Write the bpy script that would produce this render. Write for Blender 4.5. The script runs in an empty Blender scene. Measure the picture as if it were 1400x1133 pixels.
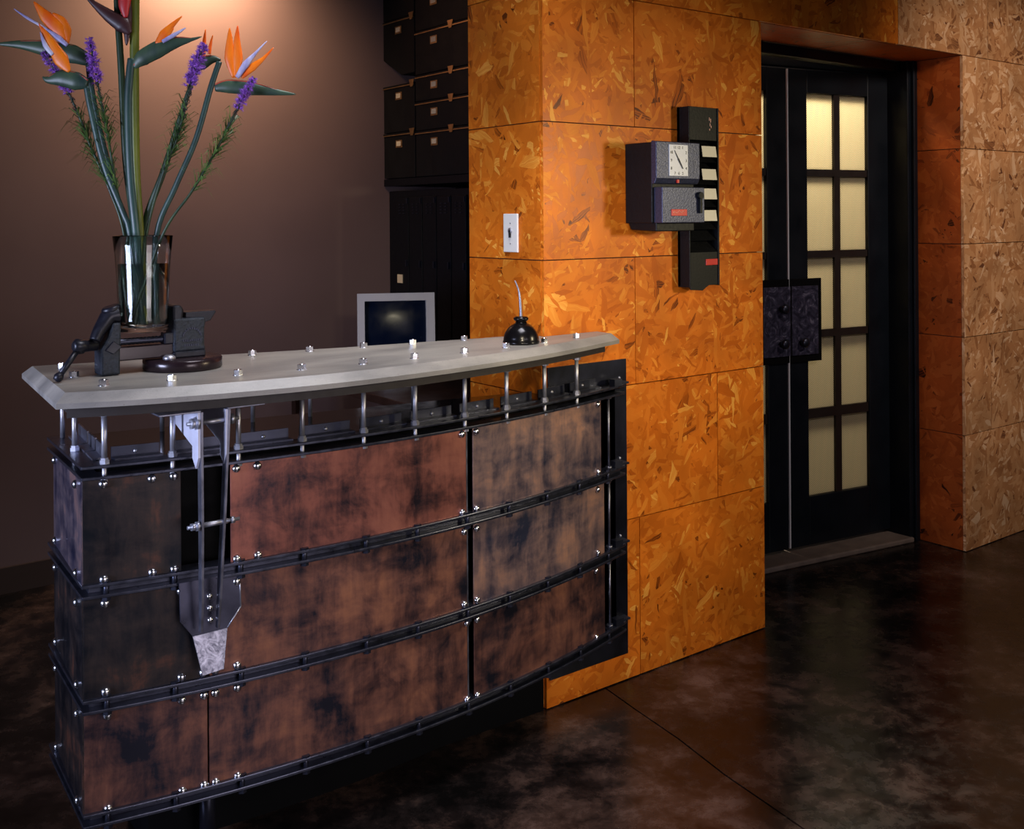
import bpy, bmesh, math, random
from mathutils import Vector, Matrix
random.seed(7)
sc = bpy.context.scene
C = sc.collection
PI = math.pi

# ------------------------------------------------------------------ camera, world, lights, exposure
EYE = 1.43
F_PX = 1425.0
TH = math.radians(52.7)
R_ = Vector((math.sin(TH), -math.cos(TH), 0))
F_ = Vector((math.cos(TH), math.sin(TH), 0))
U_ = Vector((0, 0, 1))
cd = bpy.data.cameras.new('camera')
cam = bpy.data.objects.new('camera', cd); C.objects.link(cam); sc.camera = cam
cd.sensor_fit = 'HORIZONTAL'; cd.sensor_width = 36.0; cd.lens = 36.0*F_PX/1400
cd.shift_y = -(566.5-297.5)/1400; cd.clip_start = .05
rot = Matrix((R_, U_, -F_)).transposed()
cam.matrix_world = Matrix.Translation((0, 0, EYE)) @ (rot @ Matrix.Rotation(-.007, 3, 'Z')).to_4x4()

w = bpy.data.worlds.new('world'); sc.world = w; w.use_nodes = True
w.node_tree.nodes['Background'].inputs[0].default_value = (.50, .58, .85, 1)
w.node_tree.nodes['Background'].inputs[1].default_value = .02

def aim(o, tgt):
    o.rotation_euler = (Vector(tgt)-Vector(o.location)).to_track_quat('-Z', 'Y').to_euler()
def area(name, loc, tgt, power, size, col, sy=None, spread=180):
    d = bpy.data.lights.new(name, 'AREA'); d.energy = power; d.color = col; d.size = size
    if sy: d.shape = 'RECTANGLE'; d.size_y = sy
    d.spread = math.radians(spread)
    o = bpy.data.objects.new(name, d); C.objects.link(o); o.location = loc; aim(o, tgt); return o
def spot(name, loc, tgt, power, angle, blend, col, r=.05):
    d = bpy.data.lights.new(name, 'SPOT'); d.energy = power; d.color = col
    d.spot_size = math.radians(angle); d.spot_blend = blend; d.shadow_soft_size = r
    o = bpy.data.objects.new(name, d); C.objects.link(o); o.location = loc; aim(o, tgt); return o
WARM = (1, .78, .52); COOL = (.62, .70, 1.0)
spot('key_spot', (3.75, -.15, 1.66), (2.2, 2.35, 1.12), 165, 52, 1.0, (1, .86, .54), .14)
spot('column_spot', (.75, .55, 1.75), (1.99, 2.40, 1.18), 72, 34, 1.0, (1, .88, .60), .08)
spot('wall_washer', (1.66, 4.03, 2.64), (1.62, 4.38, 2.28), 72, 150, 1.0, (1, .66, .38), .06)
area('cool_softbox', (-1.5, 2.0, 1.15), (.8, 2.3, .95), 15, .9, COOL, spread=70)
area('counter_softbox', (1.35, 1.75, 2.8), (1.35, 2.3, 1.05), 9.5, .9, (.93, .93, 1.0), spread=70)
area('desk_softbox', (1.2, -.9, 1.1), (1.35, 2.2, .5), 9.5, 1.3, (.95, .86, .92), spread=90)
spot('right_wall_spot', (3.6, .4, 2.6), (4.6, 2.35, 1.3), 150, 70, 1.0, (1, .86, .76), .15)
area('lobby_lamp', (3.62, 3.2, 2.7), (3.75, 2.80, 1.9), 115, .3, (1, .92, .74))
sc.view_settings.view_transform = 'Standard'; sc.view_settings.look = 'None'
sc.view_settings.gamma = 1; sc.view_settings.exposure = 0; sc.view_settings.use_curve_mapping = False

# ------------------------------------------------------------------ material helpers
def hexc(r, g, b):
    f = lambda c: (c/255/12.92 if c/255 <= .04045 else ((c/255+.055)/1.055)**2.4)
    return (f(r), f(g), f(b), 1)
class NT:
    def __init__(s, name):
        s.m = bpy.data.materials.new(name); s.m.use_nodes = True; s.t = s.m.node_tree
        s.b = s.t.nodes['Principled BSDF']; s.out = s.t.nodes['Material Output']
    def n(s, typ, inp=None, **kw):
        x = s.t.nodes.new(typ)
        for k, v in kw.items(): setattr(x, k, v)
        if inp:
            for k, v in inp.items():
                sock = x.inputs[k]
                if isinstance(v, bpy.types.NodeSocket): s.t.links.new(v, sock)
                else: sock.default_value = v
        return x
    def set(s, **kw):
        for k, v in kw.items():
            sock = s.b.inputs[k.replace('_', ' ')]
            if isinstance(v, bpy.types.NodeSocket): s.t.links.new(v, sock)
            else: sock.default_value = v
    def ramp(s, fac, stops, interp='LINEAR'):
        r = s.n('ShaderNodeValToRGB', {0: fac}); r.color_ramp.interpolation = interp
        el = r.color_ramp.elements
        while len(el) > 1: el.remove(el[-1])
        el[0].position = stops[0][0]; el[0].color = stops[0][1]
        for p, c in stops[1:]:
            e = el.new(p); e.color = c
        return r.outputs[0]
    def math(s, op, a, b=0.0, c=0.0):
        x = s.n('ShaderNodeMath', operation=op)
        for i, v in enumerate((a, b, c)):
            if isinstance(v, bpy.types.NodeSocket): s.t.links.new(v, x.inputs[i])
            else: x.inputs[i].default_value = v
        return x.outputs[0]
    def mix(s, f, a, b, mode='MIX'):
        x = s.n('ShaderNodeMix', data_type='RGBA', blend_type=mode)
        for i, v in ((0, f), (6, a), (7, b)):
            if isinstance(v, bpy.types.NodeSocket): s.t.links.new(v, x.inputs[i])
            else: x.inputs[i].default_value = v
        return x.outputs[2]
    def bump(s, h, strength=.3, dist=.002):
        x = s.n('ShaderNodeBump', {'Height': h, 'Strength': strength, 'Distance': dist})
        s.t.links.new(x.outputs[0], s.b.inputs['Normal'])
    def noise(s, vec, scale, detail=4, rough=.55, dist=0.0):
        return s.n('ShaderNodeTexNoise', {'Vector': vec, 'Scale': scale, 'Detail': detail, 'Roughness': rough, 'Distortion': dist}).outputs[0]
    def coord(s, which='Object'): return s.n('ShaderNodeTexCoord').outputs[which]
    def mapping(s, vec, scale=(1, 1, 1), rot=(0, 0, 0), loc=(0, 0, 0)):
        return s.n('ShaderNodeMapping', {'Vector': vec, 'Scale': scale, 'Rotation': rot, 'Location': loc}).outputs[0]

def simple(name, col, rough=.5, metal=0.0, nz=0.0, nscale=30, bump=0.0, spec=None, coat=0.0):
    m = NT(name); m.set(Base_Color=col, Roughness=rough, Metallic=metal, Coat_Weight=coat)
    if spec is not None: m.set(Specular_IOR_Level=spec)
    n = m.noise(m.coord(), nscale, 5)
    if nz:
        c2 = tuple(min(1, x*(1+nz)) for x in col[:3])+(1,); c1 = tuple(x*(1-nz) for x in col[:3])+(1,)
        m.set(Base_Color=m.ramp(n, [(.3, c1), (.7, c2)]))
    m.set(Roughness=m.ramp(n, [(.3, (max(0, rough-.06),)*3+(1,)), (.7, (min(1, rough+.08),)*3+(1,))]))
    if bump: m.bump(n, bump, .002)
    return m.m

def osb_mat(name, stops, rough=.33, patch=(.82, 1.15)):
    m = NT(name); uv = m.coord('UV')
    warp = m.n('ShaderNodeTexNoise', {'Vector': uv, 'Scale': 9.0, 'Detail': 3.0}, noise_dimensions='2D')
    wv = m.n('ShaderNodeVectorMath', {0: warp.outputs['Color'], 1: (.035, .035, 0)}, operation='MULTIPLY').outputs[0]
    uvw = m.n('ShaderNodeVectorMath', {0: uv, 1: wv}, operation='ADD').outputs[0]
    cr = None
    for k, (ang, sx, sy) in enumerate([(.3, 13, 32), (1.15, 14, 40), (1.9, 11, 28), (2.65, 16, 44), (.75, 22, 90), (2.2, 18, 84), (1.5, 10, 60), (.0, 26, 60), (2.9, 16, 76)]):
        mp = m.mapping(uvw, (1, 1, 1), (0, 0, ang), (k*3.17, k*1.93, 0))
        mp = m.mapping(mp, (sx, sy, 1))
        v = m.n('ShaderNodeTexVoronoi', {'Vector': mp, 'Scale': 1.0, 'Randomness': 1.0}, voronoi_dimensions='2D')
        sp = m.n('ShaderNodeSeparateColor', {0: v.outputs['Color']})
        # fine grain along the strand
        g = m.n('ShaderNodeTexNoise', {'Vector': m.mapping(mp, (.6, 7, 1)), 'Scale': 1.0, 'Detail': 3.0}, noise_dimensions='2D').outputs[0]
        pr, cv = sp.outputs[0], m.math('ADD', sp.outputs[1], m.math('MULTIPLY', m.math('SUBTRACT', g, .5), .16))
        if cr is None: cr, cc = pr, cv
        else:
            gt = m.math('GREATER_THAN', pr, cr)
            cc = m.math('ADD', m.math('MULTIPLY', gt, cv), m.math('MULTIPLY', m.math('SUBTRACT', 1.0, gt), cc))
            cr = m.math('MAXIMUM', pr, cr)
    col = m.ramp(cc, stops)
    pn = m.n('ShaderNodeTexNoise', {'Vector': uv, 'Scale': 5.0, 'Detail': 3.0}, noise_dimensions='2D').outputs[0]
    col = m.mix(1.0, col, m.ramp(pn, [(.3, (patch[0],)*3+(1,)), (.7, (patch[1],)*3+(1,))]), 'MULTIPLY')
    m.set(Base_Color=col, Roughness=m.math('ADD', rough, m.math('MULTIPLY', cc, .15)), Specular_IOR_Level=.16, Coat_Weight=.02, Coat_Roughness=.3)
    m.bump(cc, .35, .0012)
    return m.m
M = {}
M['osb'] = osb_mat('varnished_strand_board', [(-.1, hexc(96, 44, 12)), (.0, hexc(138, 68, 16)), (.04, hexc(182, 90, 20)), (.3, hexc(196, 102, 24)), (.6, hexc(204, 108, 26)),
                   (.88, hexc(210, 118, 32)), (.96, hexc(218, 134, 44)), (1.1, hexc(230, 158, 66))])
M['osb_cool_lit'] = osb_mat('cool_lit_strand_board', [(-.1, hexc(110, 68, 44)), (.03, hexc(152, 98, 58)), (.15, hexc(180, 122, 76)), (.6, hexc(194, 138, 90)),
                   (.85, hexc(206, 152, 104)), (1.1, hexc(226, 182, 140))], rough=.38)  # right wall's cooler light and glare put into a paler board colour
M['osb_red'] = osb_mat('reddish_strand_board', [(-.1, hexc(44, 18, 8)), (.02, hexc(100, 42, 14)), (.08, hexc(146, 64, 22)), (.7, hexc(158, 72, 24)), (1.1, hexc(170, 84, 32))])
M['joint'] = simple('dark_board_joint', hexc(46, 22, 10), .8)

def brown_wall():
    m = NT('brown_painted_plaster'); n = m.noise(m.coord(), 1.2, 4)
    m.set(Base_Color=m.ramp(n, [(.3, hexc(118, 98, 98)), (.7, hexc(130, 108, 107))]), Roughness=.55, Specular_IOR_Level=.25)
    m.bump(m.noise(m.coord(), 60, 4), .06, .002); return m.m
M['plaster'] = brown_wall()
def floor_mat():
    m = NT('acid_stained_concrete'); c = m.coord()
    a = m.noise(c, 3.0, 9, .66, .2); b = m.noise(m.mapping(c, (1, 1, 1), (0, 0, .5), (3, 7, 0)), 11, 10, .72, .2)
    f = m.math('ADD', m.math('MULTIPLY', a, .62), m.math('MULTIPLY', b, .42))
    m.set(Base_Color=m.ramp(f, [(.44, hexc(11, 9, 8)), (.51, hexc(27, 20, 18)), (.58, hexc(60, 44, 37)), (.68, hexc(98, 76, 66))]),
          Roughness=m.ramp(b, [(.35, (.14,)*3+(1,)), (.65, (.36,)*3+(1,))]), Specular_IOR_Level=.5)
    m.bump(b, .25, .004); return m.m
M['floor'] = floor_mat()
def concrete():
    m = NT('polished_concrete'); c = m.coord()
    a = m.noise(m.mapping(c, (1, 3, 3), (0, 0, -.15)), 3.5, 6, .6); g = m.noise(c, 260, 3)
    col = m.ramp(a, [(.3, hexc(104, 101, 98)), (.7, hexc(150, 144, 136))])
    col = m.mix(m.ramp(g, [(.62, (0,)*3+(1,)), (.72, (.5,)*3+(1,))]), col, hexc(96, 86, 76))
    m.set(Base_Color=col, Roughness=.42, Specular_IOR_Level=.5); m.bump(g, .3, .001); return m.m
M['concrete'] = concrete()
def patina(name, base, hot, dark, bias, rough=.42):
    m = NT(name); oi = m.n('ShaderNodeObjectInfo').outputs['Random']
    off = m.n('ShaderNodeCombineXYZ', {0: m.math('MULTIPLY', oi, 37.0), 1: m.math('MULTIPLY', oi, 91.0), 2: m.math('MULTIPLY', oi, 53.0)}).outputs[0]
    c = m.n('ShaderNodeVectorMath', {0: m.coord(), 1: off}, operation='ADD').outputs[0]
    big = m.noise(c, 5.0, 6, .62, .5)
    st = m.noise(m.mapping(c, (22, 22, 3.2)), 1.0, 6, .65, .2)
    sth = m.noise(m.mapping(c, (3.0, 3.0, 16)), 1.0, 5, .6, .3)
    rnd = m.noise(m.mapping(c, (1, 1, 1), (0, 0, 0), (5, 5, 5)), 11.0, 7, .7, .6)
    f = m.math('ADD', m.math('ADD', m.math('MULTIPLY', big, .36), m.math('MULTIPLY', st, .24)), m.math('ADD', m.math('MULTIPLY', rnd, .26), m.math('MULTIPLY', sth, .18)))
    f = m.math('ADD', m.math('MULTIPLY', m.math('SUBTRACT', f, .505), 1.25), bias+.505)
    m.set(Base_Color=m.ramp(f, [(.40, dark), (.47, tuple(.55*x+.45*y for x, y in zip(dark, base))), (.54, base), (.66, hot)]),
          Metallic=m.ramp(f, [(.4, (.75,)*3+(1,)), (.6, (.45,)*3+(1,))]),
          Roughness=m.ramp(rnd, [(.3, (rough-.08,)*3+(1,)), (.7, (rough+.12,)*3+(1,))]))
    m.bump(rnd, .06, .002); return m.m
M['cop_red'] = patina('red_patina_copper', hexc(138, 82, 70), hexc(160, 98, 78), hexc(46, 38, 46), .0)
M['cop_mix'] = patina('mottled_patina_copper', hexc(122, 80, 68), hexc(160, 104, 76), hexc(38, 38, 50), -.012)
M['cop_blue'] = patina('blue_grey_patina_copper', hexc(134, 108, 104), hexc(182, 134, 108), hexc(58, 62, 84), -.005)
M['cop_dark'] = patina('dark_patina_copper', hexc(52, 42, 40), hexc(104, 60, 42), hexc(24, 28, 36), -.05)
M['side_sheen'] = patina('bluish_sheen_patina', hexc(96, 84, 92), hexc(134, 100, 92), hexc(40, 46, 74), -.02, .36)  # bluish sheen of the cool light put into the end panel's colour
M['rail'] = simple('dark_rail_steel', hexc(72, 74, 88), .32, .85, .2, 40)
M['black'] = simple('black_steel', hexc(7, 7, 9), .6, 0, spec=.08)
M['gloss'] = simple('glossy_black_steel', hexc(16, 15, 18), .12, .35)
M['hotroll'] = simple('hot_rolled_steel', hexc(58, 60, 74), .34, .8, .35, 9)
M['steel'] = simple('bright_steel', hexc(178, 178, 188), .40, .85, .12, 50)
M['chrome'] = simple('chrome_bolt', hexc(225, 225, 232), .24, 1.0)
M['galv'] = simple('bracket_steel', hexc(130, 130, 144), .36, .9, .2, 35)
M['tab'] = simple('lit_gusset_plate', hexc(205, 205, 222), .45, .25, .1, 20)  # brighter copy of the bracket steel, light on the gusset put into its colour
M['iron'] = simple('cast_iron_paint', hexc(22, 22, 32), .38, .35, .3, 60, .25)
M['iron_rough'] = simple('rough_cast_iron', hexc(30, 36, 46), .45, .35, .6, 170, .8)
M['enamel'] = simple('dark_brown_enamel', hexc(40, 28, 32), .22, .3, .2, 10)
M['oiler'] = simple('black_oilcan_enamel', hexc(26, 24, 26), .2, .6, .2, 12)
M['white'] = simple('white_plastic', hexc(226, 224, 222), .4)
M['card'] = simple('cream_card', hexc(226, 220, 204), .7)
M['dial'] = simple('clock_dial', hexc(226, 228, 236), .5)
M['ink'] = simple('black_print', hexc(14, 14, 16), .6)
M['red'] = simple('red_badge', hexc(190, 34, 26), .4)
M['pinkink'] = simple('pale_script', hexc(226, 170, 150), .5)
M['clockgrey'] = simple('hammered_blue_grey', hexc(58, 62, 86), .36, .45, .35, 200, .5)
M['clockblack'] = simple('black_wrinkle_paint', hexc(9, 10, 13), .5, 0, .2, 120, .2, spec=.25)
M['doorpaint'] = simple('blue_black_door_paint', hexc(10, 15, 22), .42, 0, .2, 8, spec=.25)
M['muntin'] = simple('brown_black_muntin', hexc(28, 18, 14), .45)
M['box'] = simple('black_fibre_case', hexc(13, 13, 14), .6, 0, .2, 14, spec=.25)
M['brass'] = simple('dull_brass', hexc(190, 150, 100), .35, .9, .2, 40)
M['label'] = simple('label_paper', hexc(214, 196, 160), .7)
M['locker'] = simple('dark_locker_steel', hexc(14, 16, 21), .4, .2, spec=.3)
M['bezel'] = simple('beige_monitor_plastic', hexc(168, 160, 160), .5)
M['screen'] = simple('dark_blue_crt_glass', hexc(8, 16, 34), .2, 0, spec=.15)
M['desk'] = simple('dark_wood', hexc(44, 24, 16), .4, 0, .3, 12)
M['sill'] = simple('worn_aluminium', hexc(112, 98, 90), .5, .1, .2, 20)
M['crack'] = simple('floor_joint', hexc(10, 8, 8), .9)
M['glass'] = NT('clear_glass').m
g = M['glass'].node_tree.nodes['Principled BSDF']; g.inputs['Transmission Weight'].default_value = 1; g.inputs['Roughness'].default_value = .01
g.inputs['Base Color'].default_value = (.95, .98, .97, 1); g.inputs['IOR'].default_value = 1.46
M['water'] = NT('water').m
g = M['water'].node_tree.nodes['Principled BSDF']; g.inputs['Transmission Weight'].default_value = 1; g.inputs['Roughness'].default_value = 0
g.inputs['IOR'].default_value = 1.33; g.inputs['Base Color'].default_value = (.97, .99, .96, 1)
def plant(name, a, b, rough=.4, trans=.15, sc_=25):
    m = NT(name); n = m.noise(m.mapping(m.coord(), (1, 1, .35)), sc_, 4)
    m.set(Base_Color=m.ramp(n, [(.3, a), (.7, b)]), Roughness=rough, Subsurface_Weight=0.0)
    return m.m
M['stem'] = plant('waxy_green_stem', hexc(22, 44, 42), hexc(44, 72, 62))
M['stem_olive'] = plant('olive_stem', hexc(72, 84, 22), hexc(112, 116, 40))
M['stem_dark'] = plant('dark_green_stem', hexc(24, 46, 34), hexc(50, 70, 42))
M['spathe'] = plant('green_spathe', hexc(34, 54, 50), hexc(70, 90, 66))
M['rimred'] = plant('red_rim', hexc(150, 50, 40), hexc(190, 90, 60))
M['orange'] = plant('orange_petal', hexc(236, 76, 6), hexc(255, 140, 14))
M['tongue'] = plant('blue_white_tongue', hexc(90, 80, 170), hexc(210, 205, 225))
M['violet'] = plant('violet_floret', hexc(92, 36, 140), hexc(176, 112, 222), .6, .2, 160)
M['budc'] = plant('dark_bud', hexc(46, 26, 52), hexc(50, 60, 40), .6, .2, 90)
M['bract'] = plant('dark_red_bract', hexc(46, 26, 28), hexc(74, 40, 40))
M['bractred'] = plant('scarlet_bract', hexc(170, 30, 30), hexc(200, 50, 50))
M['grass'] = plant('fine_green_leaf', hexc(36, 70, 34), hexc(96, 124, 60))
def pane_mat():
    m = NT('perforated_frosted_glass'); uv = m.coord('UV')
    s = 150.0
    v = m.n('ShaderNodeTexVoronoi', {'Vector': m.mapping(uv, (s, s, 1), (0, 0, PI/4)), 'Scale': 1.0, 'Randomness': 0.0}, voronoi_dimensions='2D').outputs['Distance']
    col = m.ramp(v, [(.30, hexc(235, 226, 205)), (.45, hexc(176, 164, 136))])
    tr = m.n('ShaderNodeBsdfTranslucent', {'Color': col}); df = m.n('ShaderNodeBsdfDiffuse', {'Color': col})
    mx = m.n('ShaderNodeMixShader', {0: .2}); m.t.links.new(tr.outputs[0], mx.inputs[1]); m.t.links.new(df.outputs[0], mx.inputs[2])
    m.t.links.new(mx.outputs[0], m.out.inputs['Surface']); return m.m
M['pane'] = pane_mat()

# ------------------------------------------------------------------ geometry helpers
ORG = {}
def org(o): return ORG.get(o.name, Vector((0, 0, 0))) if o else Vector((0, 0, 0))
def tag(o, label=None, cat=None, group=None, kind=None):
    if label: o['label'] = label
    if cat: o['category'] = cat
    if group: o['group'] = group
    if kind: o['kind'] = kind
    return o
def thing(name, loc, label, cat, group=None):
    o = bpy.data.objects.new(name, None); C.objects.link(o); o.location = loc; o.empty_display_size = .05
    ORG[o.name] = Vector(loc); return tag(o, label, cat, group)
class MB:
    def __init__(s): s.v = []; s.f = []; s.uv = {}; s.smooth = []
    def add(s, vs, fs, smooth=False):
        b = len(s.v); s.v += [Vector(p) for p in vs]
        for f in fs: s.f.append([b+i for i in f]); s.smooth.append(smooth)
        return s
    def box(s, a, b, X=None):
        x0, y0, z0 = a; x1, y1, z1 = b
        vs = [Vector(p) for p in [(x0,y0,z0),(x1,y0,z0),(x1,y1,z0),(x0,y1,z0),(x0,y0,z1),(x1,y0,z1),(x1,y1,z1),(x0,y1,z1)]]
        if X: vs = [X(p) for p in vs]
        return s.add(vs, [(3,2,1,0),(4,5,6,7),(0,1,5,4),(1,2,6,5),(2,3,7,6),(3,0,4,7)])
    def prism(s, poly, h0, h1, axis='z', smooth=False):
        """poly: list of 2D; extruded between h0,h1 along axis"""
        def P(p, h):
            if axis == 'z': return (p[0], p[1], h)
            if axis == 'y': return (p[0], h, p[1])
            return (h, p[0], p[1])
        n = len(poly); vs = [P(p, h0) for p in poly]+[P(p, h1) for p in poly]
        fs = [tuple(range(n))[::-1], tuple(range(n, 2*n))]+[(i, (i+1) % n, n+(i+1) % n, n+i) for i in range(n)]
        return s.add(vs, fs)
    def loft(s, rings, cap=True, closed=True, smooth=True):
        n = len(rings[0]); vs = [p for r in rings for p in r]; fs = []
        for k in range(len(rings)-1):
            for i in range(n if closed else n-1):
                j = (i+1) % n; fs.append((k*n+i, k*n+j, (k+1)*n+j, (k+1)*n+i))
        s.add(vs, fs, smooth)
        if cap and closed:
            b = len(s.v)-len(vs)
            s.f.append([b+i for i in range(n)][::-1]); s.smooth.append(False)
            s.f.append([b+(len(rings)-1)*n+i for i in range(n)]); s.smooth.append(False)
        return s
    def tube(s, pts, rad, n=8, side=None, flat=1.0, cap=True):
        """rad: number or list; flat: thickness ratio; side: the wide direction"""
        pts = [Vector(p) for p in pts]; m = len(pts)
        if not isinstance(rad, (list, tuple)): rad = [rad]*m
        rings = []; ref = Vector(side) if side is not None else None
        for i, p in enumerate(pts):
            t = (pts[min(i+1, m-1)]-pts[max(i-1, 0)]).normalized()
            if ref is None:
                ref = t.orthogonal().normalized()
            a = (ref-t*ref.dot(t))
            if a.length < 1e-5: a = t.orthogonal()
            a.normalize(); b = t.cross(a)
            if side is None: ref = a
            rings.append([p+a*rad[i]*math.cos(2*PI*k/n)+b*rad[i]*flat*math.sin(2*PI*k/n) for k in range(n)])
        return s.loft(rings, cap)
    def cyl(s, a, b, r, n=12, r2=None): return s.tube([a, b], [r, r2 if r2 is not None else r], n)
    def lathe(s, prof, c, n=32, axis=(0, 0, 1)):
        ax = Vector(axis).normalized(); u = ax.orthogonal().normalized(); v = ax.cross(u); c = Vector(c)
        rings = [[c+ax*h+(u*math.cos(2*PI*k/n)+v*math.sin(2*PI*k/n))*max(r, 1e-5) for k in range(n)] for r, h in prof]
        return s.loft(rings)
    def build(s, name, mat, parent=None, origin=None, bevel=0.0, uv=None):
        o0 = org(parent) if origin is None else Vector(origin)
        me = bpy.data.meshes.new(name); me.from_pydata([tuple(p-o0) for p in s.v], [], s.f)
        me.materials.append(mat if not isinstance(mat, str) else M[mat])
        bm = bmesh.new(); bm.from_mesh(me); bmesh.ops.recalc_face_normals(bm, faces=bm.faces); bm.to_mesh(me); bm.free()
        for p, sm in zip(me.polygons, s.smooth): p.use_smooth = sm
        if uv is not None:
            L = me.uv_layers.new(name='UVMap')
            for p in me.polygons:
                nn = p.normal; ax = max(range(3), key=lambda i: abs(nn[i]))
                for li in p.loop_indices:
                    co = me.vertices[me.loops[li].vertex_index].co+o0
                    a, b = [(co.y, co.z), (co.x, co.z), (co.x, co.y)][ax]
                    L.data[li].uv = (a+uv[0], b+uv[1])
        ob = bpy.data.objects.new(name, me); C.objects.link(ob)
        if parent: ob.parent = parent; ob.location = o0-org(parent)
        else: ob.location = o0
        ORG[ob.name] = o0
        if bevel:
            md = ob.modifiers.new('bevel', 'BEVEL'); md.width = bevel; md.segments = 2; md.limit_method = 'ANGLE'; md.angle_limit = math.radians(40)
        return ob
def inst(me, name, parent, loc, q=None, group=None):
    o = bpy.data.objects.new(name, me); C.objects.link(o); o.parent = parent; o.location = Vector(loc)-org(parent)
    if q is not None: o.rotation_mode = 'QUATERNION'; o.rotation_quaternion = q
    return o
def loose_mesh(mb, name, mat):
    o = mb.build(name, mat); me = o.data; ORG.pop(o.name, None); bpy.data.objects.remove(o); return me
def struct(mb, name, mat, **kw): o = mb.build(name, mat, **kw); return tag(o, kind='structure')
def ray(px, py):
    u = (px-700)/F_PX; v = (py-297.5)/F_PX; u, v = u-.007*v, v+.007*u
    return F_+R_*u-U_*v
EYEV = Vector((0, 0, EYE))
def at_z(px, py, z): d = ray(px, py); return EYEV+d*((z-EYE)/d.z)
def at_y(px, py, y): d = ray(px, py); return EYEV+d*(y/d.y)
def at_d(px, py, Z): return EYEV+ray(px, py)*Z
def cr(pts, n=6):
    P = [Vector(p) for p in pts]; out = []
    for i in range(len(P)-1):
        p0 = P[max(i-1, 0)]; p1 = P[i]; p2 = P[i+1]; p3 = P[min(i+2, len(P)-1)]
        for k in range(n):
            t = k/n; out.append(.5*((2*p1)+(p2-p0)*t+(2*p0-5*p1+4*p2-p3)*t*t+(3*p1-p0-3*p2+p3)*t**3))
    return out+[P[-1]]

# ------------------------------------------------------------------ the room
YA, XB, YBK, YW = 2.352, 1.905, 2.725, 4.38
AL0, AL1, ZH = 2.885, 4.195, 2.105
CEIL = 2.93
# floor: two poured slabs with a control joint between them
jx = lambda y: 2.119+(y-2.246)*.1566
f = struct(MB().box((-2.5, -2.5, -.05), (6.2, 6.2, -.012)), 'floor', 'crack')
def slab(poly, name='slab'):
    return MB().prism(poly, -.012, 0).build(name, 'floor', f)
jp = [(jx(-2.5), -2.5), (jx(1.0)+.004, 1.0), (jx(1.537), 1.537), (jx(1.8)-.006, 1.8), (jx(2.0)+.004, 2.0), (jx(2.2), 2.2), (jx(6.2), 6.2)]
slab([(-2.5, -2.5)]+[(x-.0025, y) for x, y in jp]+[(-2.5, 6.2)])
slab([(x+.0025, y) for x, y in jp]+[(6.2, 6.2), (6.2, -2.5)])
struct(MB().box((-2.5, -2.5, CEIL), (6.2, 6.2, CEIL+.06)), 'ceiling', simple('dark_ceiling', hexc(40, 36, 34), .8))
# brown wall behind the desk
struct(MB().box((-2.5, YW, 0), (2.98, YW+.1, CEIL)), 'wall_left', 'plaster')
struct(MB().box((-2.5, YW-.014, 0), (2.60, YW, .10)), 'baseboard_left', simple('brown_baseboard', hexc(70, 56, 52), .5))
struct(MB().box((2.98, 2.9, 0), (3.08, YW+.1, CEIL)), 'wall_store', 'locker')
ROWS = [.002, .493, .909, 1.305, 1.710, 2.105, 2.52, 2.93]
G = .0016
# clad wall with the clock (runs on over and beyond the doors)
wr = struct(MB().box((XB+.014, YA+.014, 0), (AL0-.014, YBK-.02, CEIL)).box((AL0-.014, YA+.014, ZH+.014), (AL1+.014, 2.70, CEIL)).box((AL1+.014, YA+.014, 0), (6.2, 2.70, CEIL)), 'wall_right', 'joint')
def panel(x0, x1, z0, z1, y0, y1, mat='osb', parent=None, g=G):
    o = MB().box((x0+g, y0, z0+g), (x1-g, y1, z1-g)).build('panel', mat, parent, uv=(random.uniform(0, 40), random.uniform(0, 40)))
    return o
SEAM = {0: [2.284], 1: [2.647], 2: [2.272], 3: [], 4: [2.274], 5: [2.278], 6: []}
for r in range(7):
    xs = [XB]+SEAM[r]+[AL0]
    if r >= 5: xs = [XB]+SEAM[r]+[3.05, 3.72, 4.404, 5.2, 6.2] if r == 5 else [XB, 2.9, 4.0, 5.2, 6.2]
    for a, b in zip(xs[:-1], xs[1:]):
        panel(a, b, ROWS[r], ROWS[r+1], YA, YA+.012, 'osb' if b < 3.8 else 'osb_cool_lit', wr)
SR = {0: [], 1: [4.412], 2: [], 3: [4.412], 4: []}
for r in range(5):
    xs = [AL1]+SR[r]+[5.3, 6.2]
    for a, b in zip(xs[:-1], xs[1:]): panel(a, b, ROWS[r], ROWS[r+1], YA, YA+.012, 'osb_cool_lit', wr)
# reveals of the alcove
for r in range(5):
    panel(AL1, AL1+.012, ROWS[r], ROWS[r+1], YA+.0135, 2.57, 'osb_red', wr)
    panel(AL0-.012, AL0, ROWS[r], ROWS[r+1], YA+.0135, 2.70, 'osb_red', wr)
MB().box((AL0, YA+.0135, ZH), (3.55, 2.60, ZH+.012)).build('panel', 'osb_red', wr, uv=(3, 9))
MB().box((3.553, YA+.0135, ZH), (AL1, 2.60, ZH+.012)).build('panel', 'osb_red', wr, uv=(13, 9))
# end return of the clad wall, facing the desk
we = struct(MB().box((XB+.0125, YA+.0145, 0), (XB+.0135, YBK-.014, CEIL)), 'wall_end', 'joint')
for r in range(7):
    MB().box((XB, YA+.0125, ROWS[r]+G), (XB+.012, YBK, ROWS[r+1]-G)).build('panel', 'osb', we, uv=(random.uniform(0, 40), random.uniform(0, 40)))

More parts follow.
